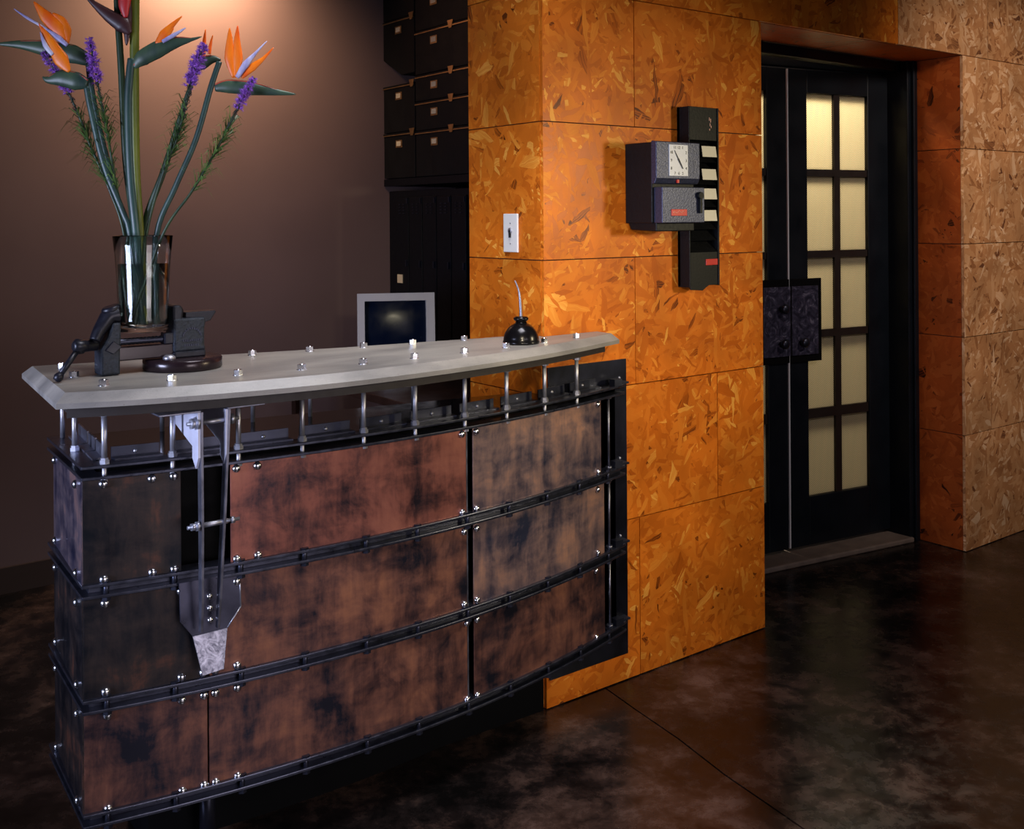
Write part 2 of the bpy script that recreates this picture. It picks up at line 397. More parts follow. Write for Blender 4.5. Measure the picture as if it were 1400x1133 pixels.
# ------------------------------------------------------------------ double doors, their frame and the lobby behind
DP1 = Vector((3.561, 2.771, 0)); DE = Vector((.5880, -.0980, 0)).normalized(); DN = Vector((-DE.y, DE.x, 0))
def D(p): return DP1+DE*p[0]+DN*p[1]+Vector((0, 0, p[2]))
LW = .596
def leaf(name, sgn, lab):
    """right leaf spans u 0..LW ; left leaf is its mirror"""
    def X(p): return D((p[0]*sgn, p[1], p[2]))
    o0 = X((LW/2, 0, .03))
    a, b = .111, .466; mA, mB = .271, .305
    zs = [(.24, .568), (.608, .911), (.942, 1.25), (1.28, 1.597), (1.627, 1.95)]
    m = MB()
    for q in [((.003, 0, .035), (a, .042, 2.05)), ((b, 0, .035), (LW, .042, 2.05)), ((a, 0, .035), (b, .042, zs[0][0])), ((a, 0, zs[-1][1]), (b, .042, 2.05))]:
        m.box(*q, X)
    d = m.build(name, 'doorpaint', origin=o0, bevel=.003); tag(d, lab, kind='structure')
    MB().box((mA, .006, zs[0][0]), (mB, .036, zs[-1][1]), X).build('muntin', 'muntin', d)
    for k in range(4):
        for u0, u1 in ((a, mA), (mB, b)):
            MB().box((u0, .006, zs[k][1]), (u1, .036, zs[k+1][0]), X).build('muntin', 'muntin', d)
    for z0, z1 in zs:
        for u0, u1 in ((a, mA), (mB, b)):
            pm = MB().box((u0, .018, z0), (u1, .024, z1), X).build('pane', 'pane', d)
            L = pm.data.uv_layers.new(name='UVMap')
            for li, lp in enumerate(pm.data.loops):
                co = pm.data.vertices[lp.vertex_index].co+o0-DP1; L.data[li].uv = (co.dot(DE), co.z)
    # pull plate: black backing, brushed plate, two round studs
    MB().box((.004, -.012, .815), (.175, -.001, 1.165), X).build('backing_plate', 'black', d, bevel=.002)
    pl = MB().box((.005, -.020, .845), (.150, -.012, 1.135), X).build('pull_plate', M['pulls'], d, bevel=.002)
    for uu, zz in ((.055, .90), (.055, 1.045)) if sgn < 0 else ((.055, .90),):
        c = X((uu, -.020, zz)); n_ = -DN
        MB().lathe([(.013, 0), (.013, .012), (.020, .016), (.021, .026), (.014, .032), (.002, .034)], c, 16, n_).build('stud', M['hotroll'], pl)
    return d
m = NT('swirled_steel'); c_ = m.coord(); n1 = m.noise(c_, 18, 5, .6, 3.0)
m.set(Base_Color=m.ramp(n1, [(.38, hexc(46, 44, 60)), (.58, hexc(80, 76, 98)), (.7, hexc(140, 136, 156))]), Metallic=.5, Roughness=.33); M['pulls'] = m.m
leaf('door_1', 1, 'right leaf of the black glazed double door')
dl = leaf('door_2', -1, 'left leaf of the black glazed double door')
# bright edge strip where the leaves meet
MB().box((-.005, -.006, .04), (.002, .0, 2.045), D).build('astragal', simple('bright_edge_strip', hexc(190, 190, 196), .4, 0), dl)
tag(struct(MB().box((-LW-.05, -.11, 0), (LW+.02, .07, .022), D), 'trim_1', 'sill', bevel=.006), 'grey metal threshold under the double doors')
m = MB().box((LW+.004, -.0, 0), (LW+.04, .06, ZH), D).box((-LW-.07, -.0, 0), (-LW-.004, .06, ZH), D).box((-LW-.004, 0, 2.055), (LW+.004, .06, ZH), D)
m.box((AL1-.055, 2.575, 0), (AL1-.001, 2.72, ZH-.001)).box((AL1-.03, 2.56, 0), (AL1-.001, 2.575, ZH-.001))
m.box((AL0+.001, 2.61, 2.06), (AL1-.056, 2.66, ZH-.001))
tag(struct(m, 'trim_2', 'doorpaint', bevel=.004), 'blue black frame around the double doors')
struct(MB().box((2.98+.11, 5.3, 0), (6.2, 5.4, CEIL)), 'wall_lobby', simple('cream_lobby_paint', hexc(210, 196, 160), .7))

# ------------------------------------------------------------------ reception desk body
yb = lambda x: 2.192+.17*(x-1.27)**2
X0, X1 = .612, 2.215
XE = lambda y: .606+.085*(y-2.26)
clamp_y = lambda x, y, m: min(y, YA-m) if x > 1.9 else y
def arcpts(x0, x1, off, n=28):
    return [(x0+(x1-x0)*k/n, yb(x0+(x1-x0)*k/n)+off) for k in range(n+1)]
def backy(x): return 2.625-.155*(x-.63)
LV = [.907, .661, .423, .187]
desk = thing('reception_desk', (1.3, 2.4, 0), 'curved reception desk clad in bolted copper panels between dark steel rails', 'desk')
def xend(off): # arc x where it meets the clad wall
    return X1 if yb(X1)+off < YA-.012 else 2.2
core = MB(); P = arcpts(X0+.03, 2.17, .055)
P = [(x, clamp_y(x, y, .014)) for x, y in P]+[(XB-.006, YA-.014), (XB-.006, backy(XB)-.02), (XE(2.6)+.03, backy(X0)-.02)]
core.prism(P, .17, .905); core.build('body', 'black', desk)
P2 = arcpts(X0+.16, 1.55, .16, 14)+[(1.898, YA+.004), (1.898, backy(1.9)-.01)]; P2 = P2+[(1.60, backy(1.6)-.05), (X0+.16, backy(X0)-.08)]
MB().prism(P2, 0, .17).build('plinth', 'black', desk)
MB().cyl((.885, 2.33, 0), (.885, 2.33, .18), .018, 14).cyl((.885, 2.33, 0), (.885, 2.33, .008), .04, 16).build('leg', 'hotroll', desk)
tp = arcpts(X0+.045, 2.19, .045); tp = [(x, clamp_y(x, y, .013)) for x, y in tp]+[(XB-.004, YA-.013), (XB-.004, backy(XB)), (XE(2.6)+.045, backy(X0))]
MB().prism(tp, .905, .915).build('top_plate', 'gloss', desk)
# rails: a pair of flat bars at each level, wrapped round the end and along the curve
def rail(z0, z1, o0, o1, name='rail'):
    m = MB(); xe = 2.19
    yk = backy(X0)-.012; xf = X0-.020
    out = [(XE(yk)-.024+(-o0-.022), yk), (xf+(o0+.022)*1.0, yb(xf)+o0)]+arcpts(X0+.01, xe, o0)
    inn = [(XE(yk)+.022, yk), (X0+.022, yb(X0)+o1)]+arcpts(X0+.03, xe, o1)
    if o0 > 0: out[0] = (XE(yk)-.002, yk); out[1] = (X0-.002, yb(X0)+o0)
    out = [(x, clamp_y(x, y, .014)) for x, y in out]; inn = [(x, clamp_y(x, y, .013)) for x, y in inn]
    rings = []
    for (a, b), (c, d) in zip(out, inn):
        rings.append([(a, b, z0), (c, d, z0), (c, d, z1), (a, b, z1)])
    m.loft(rings, smooth=False)
    return m.build(name, 'rail', desk, bevel=.0015)
for i, z in enumerate(LV):
    rail(z+.008, z+.015, -.022, .024)
    rail(z-.015, z-.008, -.022, .024)
    if i: rail(z-.008, z+.008, .002, .02, 'web')
# panels
def on_arc(px, py, off=-.012):
    d = ray(px, py); t = 1.5
    while t*d.y-(yb(t*d.x)+off) < 0: t += .0015
    return EYEV+d*t
bolt_me = loose_mesh(MB().lathe([(.0085, 0), (.0085, .0015), (.0078, .0045), (.0055, .0068), (.0028, .0079), (.0004, .008)], (0, 0, 0), 14), 'bolt', M['chrome'])
for v in bolt_me.vertices: v.co *= 1.12
slot_dir = Vector((0, -1, 0)).to_track_quat('Z', 'Y')
def arc_panel(x0, x1, z0, z1, mat, bolts, lab, dy=0.0):
    n = max(3, int((x1-x0)/.05)); rings = []
    for k in range(n+1):
        x = x0+(x1-x0)*k/n; y = yb(x)-.012+dy
        rings.append([(x, y, z0), (x, y+.005, z0), (x, y+.005, z1), (x, y, z1)])
    xm = (x0+x1)/2; o = MB().loft(rings, smooth=False).build('panel', mat, desk, origin=(xm, yb(xm)-.012, (z0+z1)/2), bevel=.0012)
    if lab: o['label'] = lab
    for bx, bz in bolts:
        sl = .34*(bx-1.27); nrm = Vector((sl, -1, 0)).normalized()
        q = nrm.to_track_quat('Z', 'Y'); inst(bolt_me, 'bolt', o, (bx, yb(bx)-.012+dy, bz), q)
    return o
def rowb(xs, zt, zb): return [(x, zt) for x in xs]+[(x, zb) for x in xs]
T1, T2, T3 = (.684+.0, .888), (.447, .640), (.212-.006, .400)
b1, b2, b3 = (.881, .682), (.632, .447), (.398, .203)
PZ1, PZ2, PZ3 = (.669, .891), (.432, .645), (.196, .407)
arc_panel(.5965, .790, *PZ1, M['cop_dark'], rowb([.636, .731, .775], *b1), 'nearly black patina')
arc_panel(.895, 1.516, *PZ1, M['cop_red'], rowb([.907, .954, 1.501], *b1), 'reddest patina')
arc_panel(1.538, 2.068, *PZ1, M['cop_blue'], rowb([1.548, 2.050], *b1), 'blue grey streaks')
arc_panel(.5965, .843, *PZ2, M['cop_dark'], rowb([.638, .788, .833], *b2), 'dark blue streaked patina')
arc_panel(.846, 1.516, *PZ2, M['cop_mix'], rowb([.858, .906, 1.506], *b2), None)
arc_panel(1.538, 2.082, *PZ2, M['cop_blue'], rowb([1.548, 2.045], *b2), 'blue grey streaks')
arc_panel(.5965, .842, *PZ3, M['cop_mix'], rowb([.641, .788, .834], *b3), 'brown patina')
arc_panel(.845, 1.516, *PZ3, M['cop_mix'], rowb([.858, .906, 1.513], *b3), None)
arc_panel(1.538, 2.082, *PZ3, M['cop_mix'], rowb([1.547, 2.034], *b3), None)
# end panels
for (z0, z1), (zt, zb), mt in ((PZ1, b1, 'side_sheen'), (PZ2, b2, 'cop_dark'), (PZ3, b3, 'cop_dark')):
    ya, ybk = yb(X0)-.008, backy(X0)-.026
    pe = [(XE(ya)-.012, ya), (XE(ya)-.007, ya), (XE(ybk)-.007, ybk), (XE(ybk)-.012, ybk)]
    o = MB().prism(pe, z0, z1).build('end_panel', mt, desk, origin=(X0-.01, (ya+ybk)/2, (z0+z1)/2), bevel=.0012)
    if mt == 'side_sheen': o['label'] = 'end panel with a cool bluish sheen in its colour'
    q = Vector((-1, .085, 0)).to_track_quat('Z', 'Y')
    for yy in (ya+.05, ybk-.03):
        for zz in (zt-.006, zb+.006): inst(bolt_me, 'bolt', o, (XE(yy)-.012, yy, zz), q)
# upstand angle segments around the top plate
PX = [.640, .775, .915, 1.062, 1.218, 1.362, 1.517, 1.663, 1.812, 1.955]   # front posts
cuts = [.665]+PX[1:]+[2.10]
small = loose_mesh(MB().lathe([(.005, 0), (.0045, .003), (.0005, .005)], (0, 0, 0), 10), 'screw', M['steel'])
for a, b in zip(cuts[:-1], cuts[1:]):
    a2, b2_ = a+(.014 if a > .67 else 0), b-.014; n = 5; m = MB(); rings = []
    for k in range(n+1):
        x = a2+(b2_-a2)*k/n; y = min(yb(x)+.036, YA-.02)
        rings.append([(x, y, .915), (x, y, .947), (x, y+.004, .947), (x, y+.004, .915)])
    m.loft(rings, smooth=False)
    rings = []
    for k in range(n+1):
        x = a2+(b2_-a2)*k/n; y = min(yb(x)+.036, YA-.02)
        rings.append([(x, y-.026, .922), (x, y, .922), (x, y, .926), (x, y-.026, .926)])
    m.loft(rings, smooth=False)
    o = m.build('upstand', 'hotroll', desk)
    xm = (a2+b2_)/2; inst(small, 'screw', o, (xm, yb(xm)+.036, .934), slot_dir)
ys = yb(X0)+.03
for a, b in ((ys, ys+.075), (ys+.085, ys+.16), (ys+.175, backy(X0)-.05)):
    MB().prism([(XE(a)+.040, a), (XE(a)+.044, a), (XE(b)+.044, b), (XE(b)+.040, b)], .915, .952).prism([(XE(a)+.018, a), (XE(a)+.041, a), (XE(b)+.041, b), (XE(b)+.018, b)], .922, .926).build('upstand', 'galv', desk)
# posts (threaded rods) under the countertop, with nuts at both ends
ZT = 1.0300
def hexn(m, c, r, h, up=True):
    x, y, z = c; m.prism([(x+r*math.cos(PI/3*k+.4), y+r*math.sin(PI/3*k+.4)) for k in range(6)], z, z+h)
pm = MB(); pm.cyl((0, 0, .915), (0, 0, ZT), .0058, 12)
for z, r, h in ((.922, .0105, .008), (.930, .0085, .004), (ZT-.008, .012, .008), (.885, .0095, .007)): hexn(pm, (0, 0, z), r, h)
pm.cyl((0, 0, .875), (0, 0, .925), .005, 10)
post_me = loose_mesh(pm, 'post', M['steel'])
post_xy = [(x, yb(x)-.006) for x in PX]
back_xy = [(.640, 2.585), (.624, 2.42), (.86, 2.545), (1.08, 2.512), (1.228, 2.488), (1.375, 2.465), (1.515, 2.442), (1.675, 2.425)]
for x, y in post_xy: inst(post_me, 'post', desk, (x, y, 0))
post2 = loose_mesh(MB().cyl((0, 0, .915), (0, 0, ZT), .0055, 12), 'post', M['steel'])
for i, (x, y) in enumerate(back_xy): inst(post_me if i == 1 else post2, 'post', desk, (x, y, 0))
# clamp studs between each pair of rails
cl = MB().cyl((0, 0, -.016), (0, 0, .016), .006, 10); hexn(cl, (0, 0, -.022), .010, .007); hexn(cl, (0, 0, .015), .010, .004)
clamp = loose_mesh(cl, 'clamp_stud', M['hotroll'])
for z in LV[1:]:
    for x in PX+[2.10]: inst(clamp, 'clamp_stud', desk, (x, yb(x)-.013, z))
# bare tie rods at the right end and at the open joint between panels
for z0, z1 in ((LV[1]+.015, LV[0]-.015), (LV[2]+.015, LV[1]-.015), (LV[3]+.015, LV[2]-.015)):
    MB().cyl((2.122, yb(2.122)+.0, z0), (2.122, yb(2.122)+.0, z1), .0045, 10).lathe([(.011, 0), (.011, .007)], (2.122, yb(2.122), z0), 6).lathe([(.011, 0), (.011, .007)], (2.122, yb(2.122), z1-.007), 6).build('tie_rod', 'galv', desk)
    MB().box((1.519, yb(1.52)-.008, z0), (1.523, yb(1.52)+.03, z1)).build('joint_bar', 'galv', desk)
# bracket lugs bolting the rails to the wall plate
for z in LV:
    MB().box((2.155, 2.318, z+.015), (2.21, 2.346, z+.021)).box((2.135, 2.30, z+.015), (2.165, 2.325, z+.035)).build('lug', 'hotroll', desk)

# ------------------------------------------------------------------ black plate on the wall
wp = MB().box((1.915, YA-.0065, .085), (2.226, YA-.001, .993)).build('wall_plate', M['hotroll'], None, origin=(2.07, YA-.004, .085), bevel=.001)
m = NT('blackened_steel_plate'); n1 = m.noise(m.coord(), 4, 6, .6, 1)
m.set(Base_Color=m.ramp(n1, [(.35, hexc(20, 21, 28)), (.7, hexc(52, 54, 72))]), Metallic=.7, Roughness=.33); wp.data.materials[0] = m.m
tag(wp, 'tall blackened steel plate on the orange wall at the right end of the desk', 'plate')
for z in LV[:3]: inst(small, 'screw', wp, (2.195, YA-.0065, z+.03), slot_dir)

# ------------------------------------------------------------------ concrete countertop
cf = [p.to_2d() for p in cr([(.532, 2.198, 0), (.69, 2.140, 0), (.91, 2.094, 0), (1.156, 2.076, 0), (1.489, 2.104, 0), (1.80, 2.165, 0), (2.125, 2.268, 0)], 7)]
outl = [(x, y) for x, y in cf]+[(2.128, YA-.004), (XB-.004, YA-.004), (XB-.004, 2.415), (1.72, 2.46), (1.314, 2.525), (.575, 2.69)]
def inset(poly, d):
    n = len(poly); out = []
    for i in range(n):
        p0, p1, p2 = Vector(poly[i-1]), Vector(poly[i]), Vector(poly[(i+1) % n])
        a = (p1-p0).normalized(); b = (p2-p1).normalized(); na = Vector((-a.y, a.x)); nb = Vector((-b.y, b.x))
        k = (na+nb); k = k/max(k.length_squared/2, .3); out.append(p1+k*d)
    return out
ZU = 1.030
ct = thing('countertop', (1.3, 2.35, 1.055), 'long curved grey concrete countertop with a sloping edge and steel nuts', 'countertop')
def ring(poly, z): return [(p[0], p[1], z) for p in poly]
sl = MB(); nfront = len(cf)
top_in = inset(outl, .020)
for i in range(nfront, nfront+3): top_in[i] = Vector(outl[i]) if i > nfront else Vector((outl[i][0]-.02, outl[i][1]))
sl.loft([ring(outl, 1.055), ring(outl, 1.066), ring(top_in, 1.085)], smooth=False)
sl.build('slab', 'concrete', ct, bevel=.0015)
und = inset(outl, .035)
for i in range(nfront, nfront+3): und[i] = Vector(outl[i])
MB().prism(und, ZU+.0005, 1.055).build('backing_board', simple('dark_backing_board', hexc(34, 26, 24), .6), ct)
nm = MB(); hexn(nm, (0, 0, .001), .0100, .0115); nm.cyl((0, 0, 0), (0, 0, .0012), .0118, 16); nm.cyl((0, 0, .0), (0, 0, .0135), .0045, 10)
nut_me = loose_mesh(nm, 'nut', M['chrome'])
for x, y in post_xy+[b for b in back_xy if b[0] != .86]:
    inst(nut_me, 'nut', ct, (x, y, 1.085), Matrix.Rotation(random.uniform(0, 1), 3, 'Z').to_quaternion())

# ------------------------------------------------------------------ hanging spade bracket
br = thing('spade_bracket', (.835, 2.15, .47), 'bright steel bracket hanging from the counter edge, ending in a spade-shaped blade', 'bracket')
YF = 2.140; ZF = 1.026
def barprof(x, name):
    prof = [(YF, ZF), (YF, .60), (YF+.012, .555), (YF+.020, .555), (YF+.018, .95), (YF+.04, .965), (YF+.22, 1.012), (YF+.22, ZF)]
    return prof
for x, sg in ((.801, -1), (.862, 1)):
    # flange under the counter
    MB().box((x-.085 if sg < 0 else x, YF-.004, ZF), (x+.003 if sg < 0 else x+.085, YF+.07, 1.0300)).build('flange', 'galv', br, bevel=.001)
    m = MB().prism([(YF, ZF), (YF, .93), (YF+.014, .905), (YF+.034, .925), (YF+.034, .950), (YF+.26, 1.020), (YF+.26, ZF)], x-.003, x+.003, 'x')
    m.build('gusset', 'tab', br, bevel=.0008)
    m = MB(); dx = .004 if sg < 0 else -.020
    rings = []
    for z, xx, yy, wd in ((1.026, x+.0055, YF, .020), (.80, x+.0055+dx*.5, YF+.004, .018), (.62, x+.0055+dx*.9, YF+.012, .016), (.556, x+.0055+dx, YF+.020, .010)):
        rings.append([(xx-.0028, yy-.002, z), (xx+.0028, yy-.002, z), (xx+.0028, yy+wd, z), (xx-.0028, yy+wd, z)])
    m.loft(rings, smooth=False).build('bar', 'galv', br, bevel=.0006)
for z, o_ in ((1.002, .012), (.785, .010)):
    m = MB().cyl((.808, YF+.010, z), (.866, YF+.010, z), .0055, 12); sp = m.build('spacer', 'steel', br)
    q = MB()
    for xa, xb_ in ((.786, .797), (.797, .8025), (.872, .880)):
        r = .012 if xb_ < .8 or xa > .85 else .0155
        q.tube([(xa, YF+.010, z), (xb_, YF+.010, z)], r if z > .9 else r*.7, 6)
    q.cyl((.778, YF+.010, z), (.892, YF+.010, z), .004, 10).build('nut', 'steel', sp)
# blade: two flat facets, tip kicked out
up = [(.777, .656), (.912, .652), (.912, .578), (.880, .540), (.802, .540), (.777, .575)]
y_up = yb(.83)-.024
pts = lambda P, fy: [(x, fy(z), z) for x, z in P]
fy1 = lambda z: y_up-.010*(1-(z-.545)/.13)
fy2 = lambda z: y_up-.010-.022*(.545-z)/.075
def plate(P, fy, t=.003):
    a = [Vector((x, fy(z), z)) for x, z in P]; b = [p+Vector((0, t, 0)) for p in a]; n = len(a)
    return MB().add(a+b, [tuple(range(n)), tuple(range(n, 2*n))[::-1]]+[(i, n+i, n+(i+1) % n, (i+1) % n) for i in range(n)])
M['bladesteel'] = simple('blade_steel', hexc(84, 84, 102), .32, .85, .3, 12)
bl = plate(up, fy1).build('blade', 'bladesteel', br, bevel=.0007)
m = NT('ground_bright_steel'); n1 = m.noise(m.coord(), 40, 5, .6, 2.5)
m.set(Base_Color=m.ramp(n1, [(.35, hexc(84, 84, 98)), (.65, hexc(158, 158, 174))]), Metallic=.85, Roughness=.32); M['ground'] = m.m
o = plate([(.802, .540), (.880, .540), (.862, .462), (.814, .460)], fy2).build('blade_tip', 'ground', br, bevel=.0007); o['label'] = 'ground bright tip of the blade'
for a, b in (((.912, .652), (.912, .578)), ((.912, .578), (.880, .540))):
    MB().cyl((a[0], fy1(a[1]), a[1]), (b[0], fy1(b[1]), b[1]), .0016, 6).build('edge_bead', 'steel', bl)
for z in (.615, .590, .565): inst(bolt_me, 'bolt', bl, (.842, fy1(z), z), slot_dir).scale = (.7, .7, .7)

# ------------------------------------------------------------------ bench vise
VX, VY, CZ = .862, 2.405, 1.085
vs = thing('bench_vise', (VX, VY, CZ), 'small dark cast iron bench vise with anvil on a round base, gripping the vase', 'vise')
MB().lathe([(.086, 0), (.089, .003), (.089, .023), (.086, .026), (.03, .027), (.001, .027)], (VX, VY, CZ), 48).build('base_disc', 'enamel', vs)
o = MB().lathe([(.014, .026), (.014, .032), (.009, .036), (.001, .037)], (VX-.042, VY-.03, CZ), 16).build('cap_screw', 'steel', vs)
MB().box((VX-.03, VY-.03, CZ+.026), (VX+.045, VY+.03, CZ+.042)).box((VX-.035, VY-.012, CZ+.026), (VX-.008, VY+.012, CZ+.05)).build('swivel_foot', 'iron', vs, bevel=.004)
# fixed body with anvil
bx0 = VX-.012
m = MB().prism([(bx0-.018, CZ+.04), (bx0+.058, CZ+.04), (bx0+.055, CZ+.055), (bx0+.055, CZ+.09), (bx0+.058, CZ+.105), (bx0+.058, CZ+.118), (bx0-.018, CZ+.118)], VY-.028, VY+.028, 'y')
fb = m.build('fixed_body', 'iron_rough', vs, bevel=.005)
m = MB().prism([(bx0+.020, CZ+.118), (bx0+.058, CZ+.105), (bx0+.072, CZ+.108), (bx0+.086, CZ+.128), (bx0+.084, CZ+.131), (bx0+.012, CZ+.131), (bx0+.012, CZ+.118)], VY-.02, VY+.02, 'y')
m.build('anvil', 'iron', vs, bevel=.004)
m = MB().prism([(bx0-.020, CZ+.06), (bx0-.006, CZ+.06), (bx0+.004, CZ+.115), (bx0+.008, CZ+.138), (bx0-.002, CZ+.150), (bx0-.020, CZ+.148)], VY-.026, VY+.026, 'y')
m.build('rear_jaw', 'iron', vs, bevel=.006)
# raised maker's plaque of cast bumps (worn and unreadable)
m = MB()
for k in range(11):
    a = PI*(.12+.76*k/10); m.box((bx0+.024+.022*math.cos(a)-.0018, VY-.0300, CZ+.070+.024*math.sin(a)-.0022), (bx0+.024+.022*math.cos(a)+.0018, VY-.0275, CZ+.070+.024*math.sin(a)+.0022))
for zz, nn in ((.066, 9), (.055, 7)):
    for k in range(nn): m.box((bx0+.002+.005*k+(.004 if nn == 7 else 0), VY-.0298, CZ+zz-.0022), (bx0+.0052+.005*k+(.004 if nn == 7 else 0), VY-.0275, CZ+zz+.0022))
m.build('cast_lettering', 'hotroll', fb)
# slide and screw
MB().box((VX-.175, VY-.019, CZ+.030), (VX-.02, VY+.019, CZ+.062)).build('slide_bar', 'enamel', vs, bevel=.003)
pts_ = [(VX-.17, .0)]; prof = []
L_ = .15; n_ = 34
for k in range(n_+1):
    prof.append((.0085 if k % 2 else .0068, L_*k/n_))
MB().lathe(prof, (VX-.165, VY-.008, CZ+.072), 14, (1, 0, 0)).build('screw', 'hotroll', vs)
MB().box((VX-.050, VY-.024, CZ+.060), (VX-.028, VY+.006, CZ+.086)).build('collar', 'iron', vs, bevel=.003)
# moving jaw
jx0 = VX-.172
m = MB().prism([(jx0-.020, CZ+.001), (jx0+.022, CZ+.001), (jx0+.022, CZ+.056), (jx0+.024, CZ+.075), (jx0+.024, CZ+.118), (jx0+.006, CZ+.118), (jx0-.006, CZ+.085), (jx0-.020, CZ+.060)], VY-.028, VY+.028, 'y')
mj = m.build('moving_jaw', 'iron_rough', vs, bevel=.005)
MB().prism([(jx0-.012, CZ+.058), (jx0+.006, CZ+.048), (jx0+.024, CZ+.064), (jx0+.006, CZ+.078)], VY-.0325, VY-.026, 'y').build('lozenge', 'iron', mj, bevel=.0015)
neck = cr([(jx0+.020, VY-.004, CZ+.134), (jx0+.004, VY-.006, CZ+.130), (jx0-.008, VY-.010, CZ+.116), (jx0-.022, VY-.016, CZ+.098), (jx0-.032, VY-.022, CZ+.080)], 5)
rr = [.026-.013*k/(len(neck)-1) for k in range(len(neck))]
MB().tube(neck, rr, 16, side=(0, 1, 0), flat=.85).build('jaw_neck', 'iron', vs)
MB().lathe([(.014, -.004), (.020, 0), (.021, .008), (.017, .012)], (jx0+.010, VY-.005, CZ+.142), 18, (-.3, 0, 1)).build('jaw_cap', 'iron', vs)
hx = Vector((jx0-.034, VY-.010, CZ+.070))
MB().lathe([(.010, 0), (.013, .004), (.013, .030), (.017, .034), (.017, .048), (.012, .052)], hx+Vector((.012, 0, 0)), 16, (-1, -.15, 0)).lathe([(.013, -.008), (.013, .008)], hx+Vector((.006, -.002, .012)), 12, (-1, 0, .3)).build('screw_head', 'iron', vs)
ha = hx+Vector((-.030, -.018, .002)); hb = hx+Vector((-.080, -.040, -.058))
MB().cyl(ha, hb, .0065, 12).lathe([(.001, -.010), (.008, -.008), (.0105, 0), (.008, .008), (.001, .010)], hb, 14, hb-ha).lathe([(.008, -.016), (.0135, -.012), (.0135, .012), (.008, .016)], ha, 14, (1, .2, 0)).build('handle', 'iron', vs)

# ------------------------------------------------------------------ vase and water
GX, GY, GZ = .775, 2.415, 1.176
va = thing('glass_vase', (GX, GY, GZ), 'clear glass vase with slightly pinched waist clamped in the bench vise', 'vase')
oz = [(.050, 0), (.0555, .004), (.056, .03), (.056, .07), (.058, .12), (.062, .18), (.066, .218)]
iz = [(r-.0022, h) for r, h in oz[::-1]][:-2]+[(.050, .014), (.001, .012)]
MB().lathe([(.001, 0)]+oz+[(.0650, .2195)]+iz, (GX, GY, GZ), 48).build('bowl', 'glass', va)
wa = MB().lathe([(.001, .0125), (.0495, .0145), (.0532, .03), (.0532, .07), (.0552, .155), (.001, .155)], (GX, GY, GZ), 40).build('water', 'water', None, origin=(GX, GY, GZ+.013))
tag(wa, 'water filling the lower half of the glass vase', 'water')

# ------------------------------------------------------------------ flowers
DZ = 2.385
def px(x, y, d=0.0): return at_d(x, y, DZ+d)
S = lambda n: n*DZ/F_PX       # pixels to metres at the bouquet
def flower(name, base, label, cat, group=None): return thing(name, base, label, cat, group)
BASE = Vector((GX, GY, GZ+.018))
def stem_path(pp, foot, d):
    """pp: picture points from the flower down to the vase rim; foot: offset on the vase bottom"""
    P = [px(x, y, dd if len(q) > 2 else d) for q in pp for (x, y, dd) in [(q[0], q[1], q[2] if len(q) > 2 else 0)]]
    return cr(P+[BASE+Vector((foot[0], foot[1], 0))], 6)
def blade_(name, parent, pp, wpx, mat, d=0.0, flat=.3, n=8, side=None):
    P = cr([px(p[0], p[1], (p[2] if len(p) > 2 else 0)+d) for p in pp], 5)
    k = len(P); W = []
    for i in range(k):
        t = i/(k-1)*(len(wpx)-1); a = int(min(t, len(wpx)-2)); W.append(S((wpx[a]*(1-(t-a))+wpx[a+1]*(t-a))/2))
    t = (P[-1]-P[0]).normalized(); s_ = side or F_.cross(t)
    return MB().tube(P, [max(w_, .0003) for w_ in W], n, side=s_, flat=flat).build(name, mat, parent)
def bop(lab, stem, sw, foot, spathe, sp_w, petals, tongues, d=0.0, smat='stem'):
    r = flower('bird_of_paradise', BASE+Vector((foot[0], foot[1], 0)), lab, 'flower')
    P = cr([px(x, y, d) for x, y in stem]+[BASE+Vector((foot[0], foot[1], 0))], 6); k = len(P)
    W = [S(sw[0]+(sw[1]-sw[0])*i/(k-1))/2 for i in range(k)]
    t = (P[-1]-P[0]).normalized()
    MB().tube(P, W, 10, side=F_.cross(t), flat=.55).build('stem', smat, r)
    sp = blade_('spathe', r, spathe, sp_w, M['spathe'], d, .5, 12)
    top = [(x, y-w_*.42) for (x, y), w_ in zip(spathe, [sp_w[min(len(sp_w)-1, round(i*(len(sp_w)-1)/(len(spathe)-1)))] for i in range(len(spathe))])]
    blade_('rim', sp, [(x, y, -.004) for x, y in top[:-1]], [2, 2.2, 1.6, .6], M['rimred'], d, .6, 6)
    for pp, w_ in petals: blade_('petal', r, pp, w_, M['orange'], d-.006, .25, 10)
    for pp, w_ in tongues: blade_('tongue', r, pp, w_, M['tongue'], d-.010, .4, 8)
    return r
bop('bird of paradise at the far left with a long beak and bright orange petals',
    [(121, 84), (128, 140), (150, 235), (172, 322)], (9, 8), (-.030, .020),
    [(124, 84), (100, 74), (62, 66), (28, 61), (-6, 60)], (14, 26, 22, 12, 2),
    [([(90, 60), (80, 40), (62, 22), (46, 2)], (4, 22, 17, 1)), ([(92, 60), (91, 42), (84, 28), (72, 18)], (4, 14, 12, 2)), ([(62, 60), (54, 61), (44, 60)], (2, 5, 1))],
    [([(92, 62), (80, 52), (64, 40), (38, 25), (19, 12)], (5, 8, 3, 4, 1))], .03)
bop('bird of paradise with short beak, in front of the leftmost purple spike',
    [(118, 118), (124, 150), (142, 225), (168, 290), (178, 322)], (8, 9), (-.008, -.018),
    [(120, 115), (105, 111), (85, 107), (66, 109), (58, 105)], (12, 25, 23, 10, 1),
    [([(95, 98), (84, 82), (70, 60), (56, 36)], (4, 21, 15, 2)), ([(74, 72), (66, 58), (53, 32)], (9, 8, 1))],
    [([(72, 75), (62, 62), (55, 44)], (5, 7, 1))], -.02)
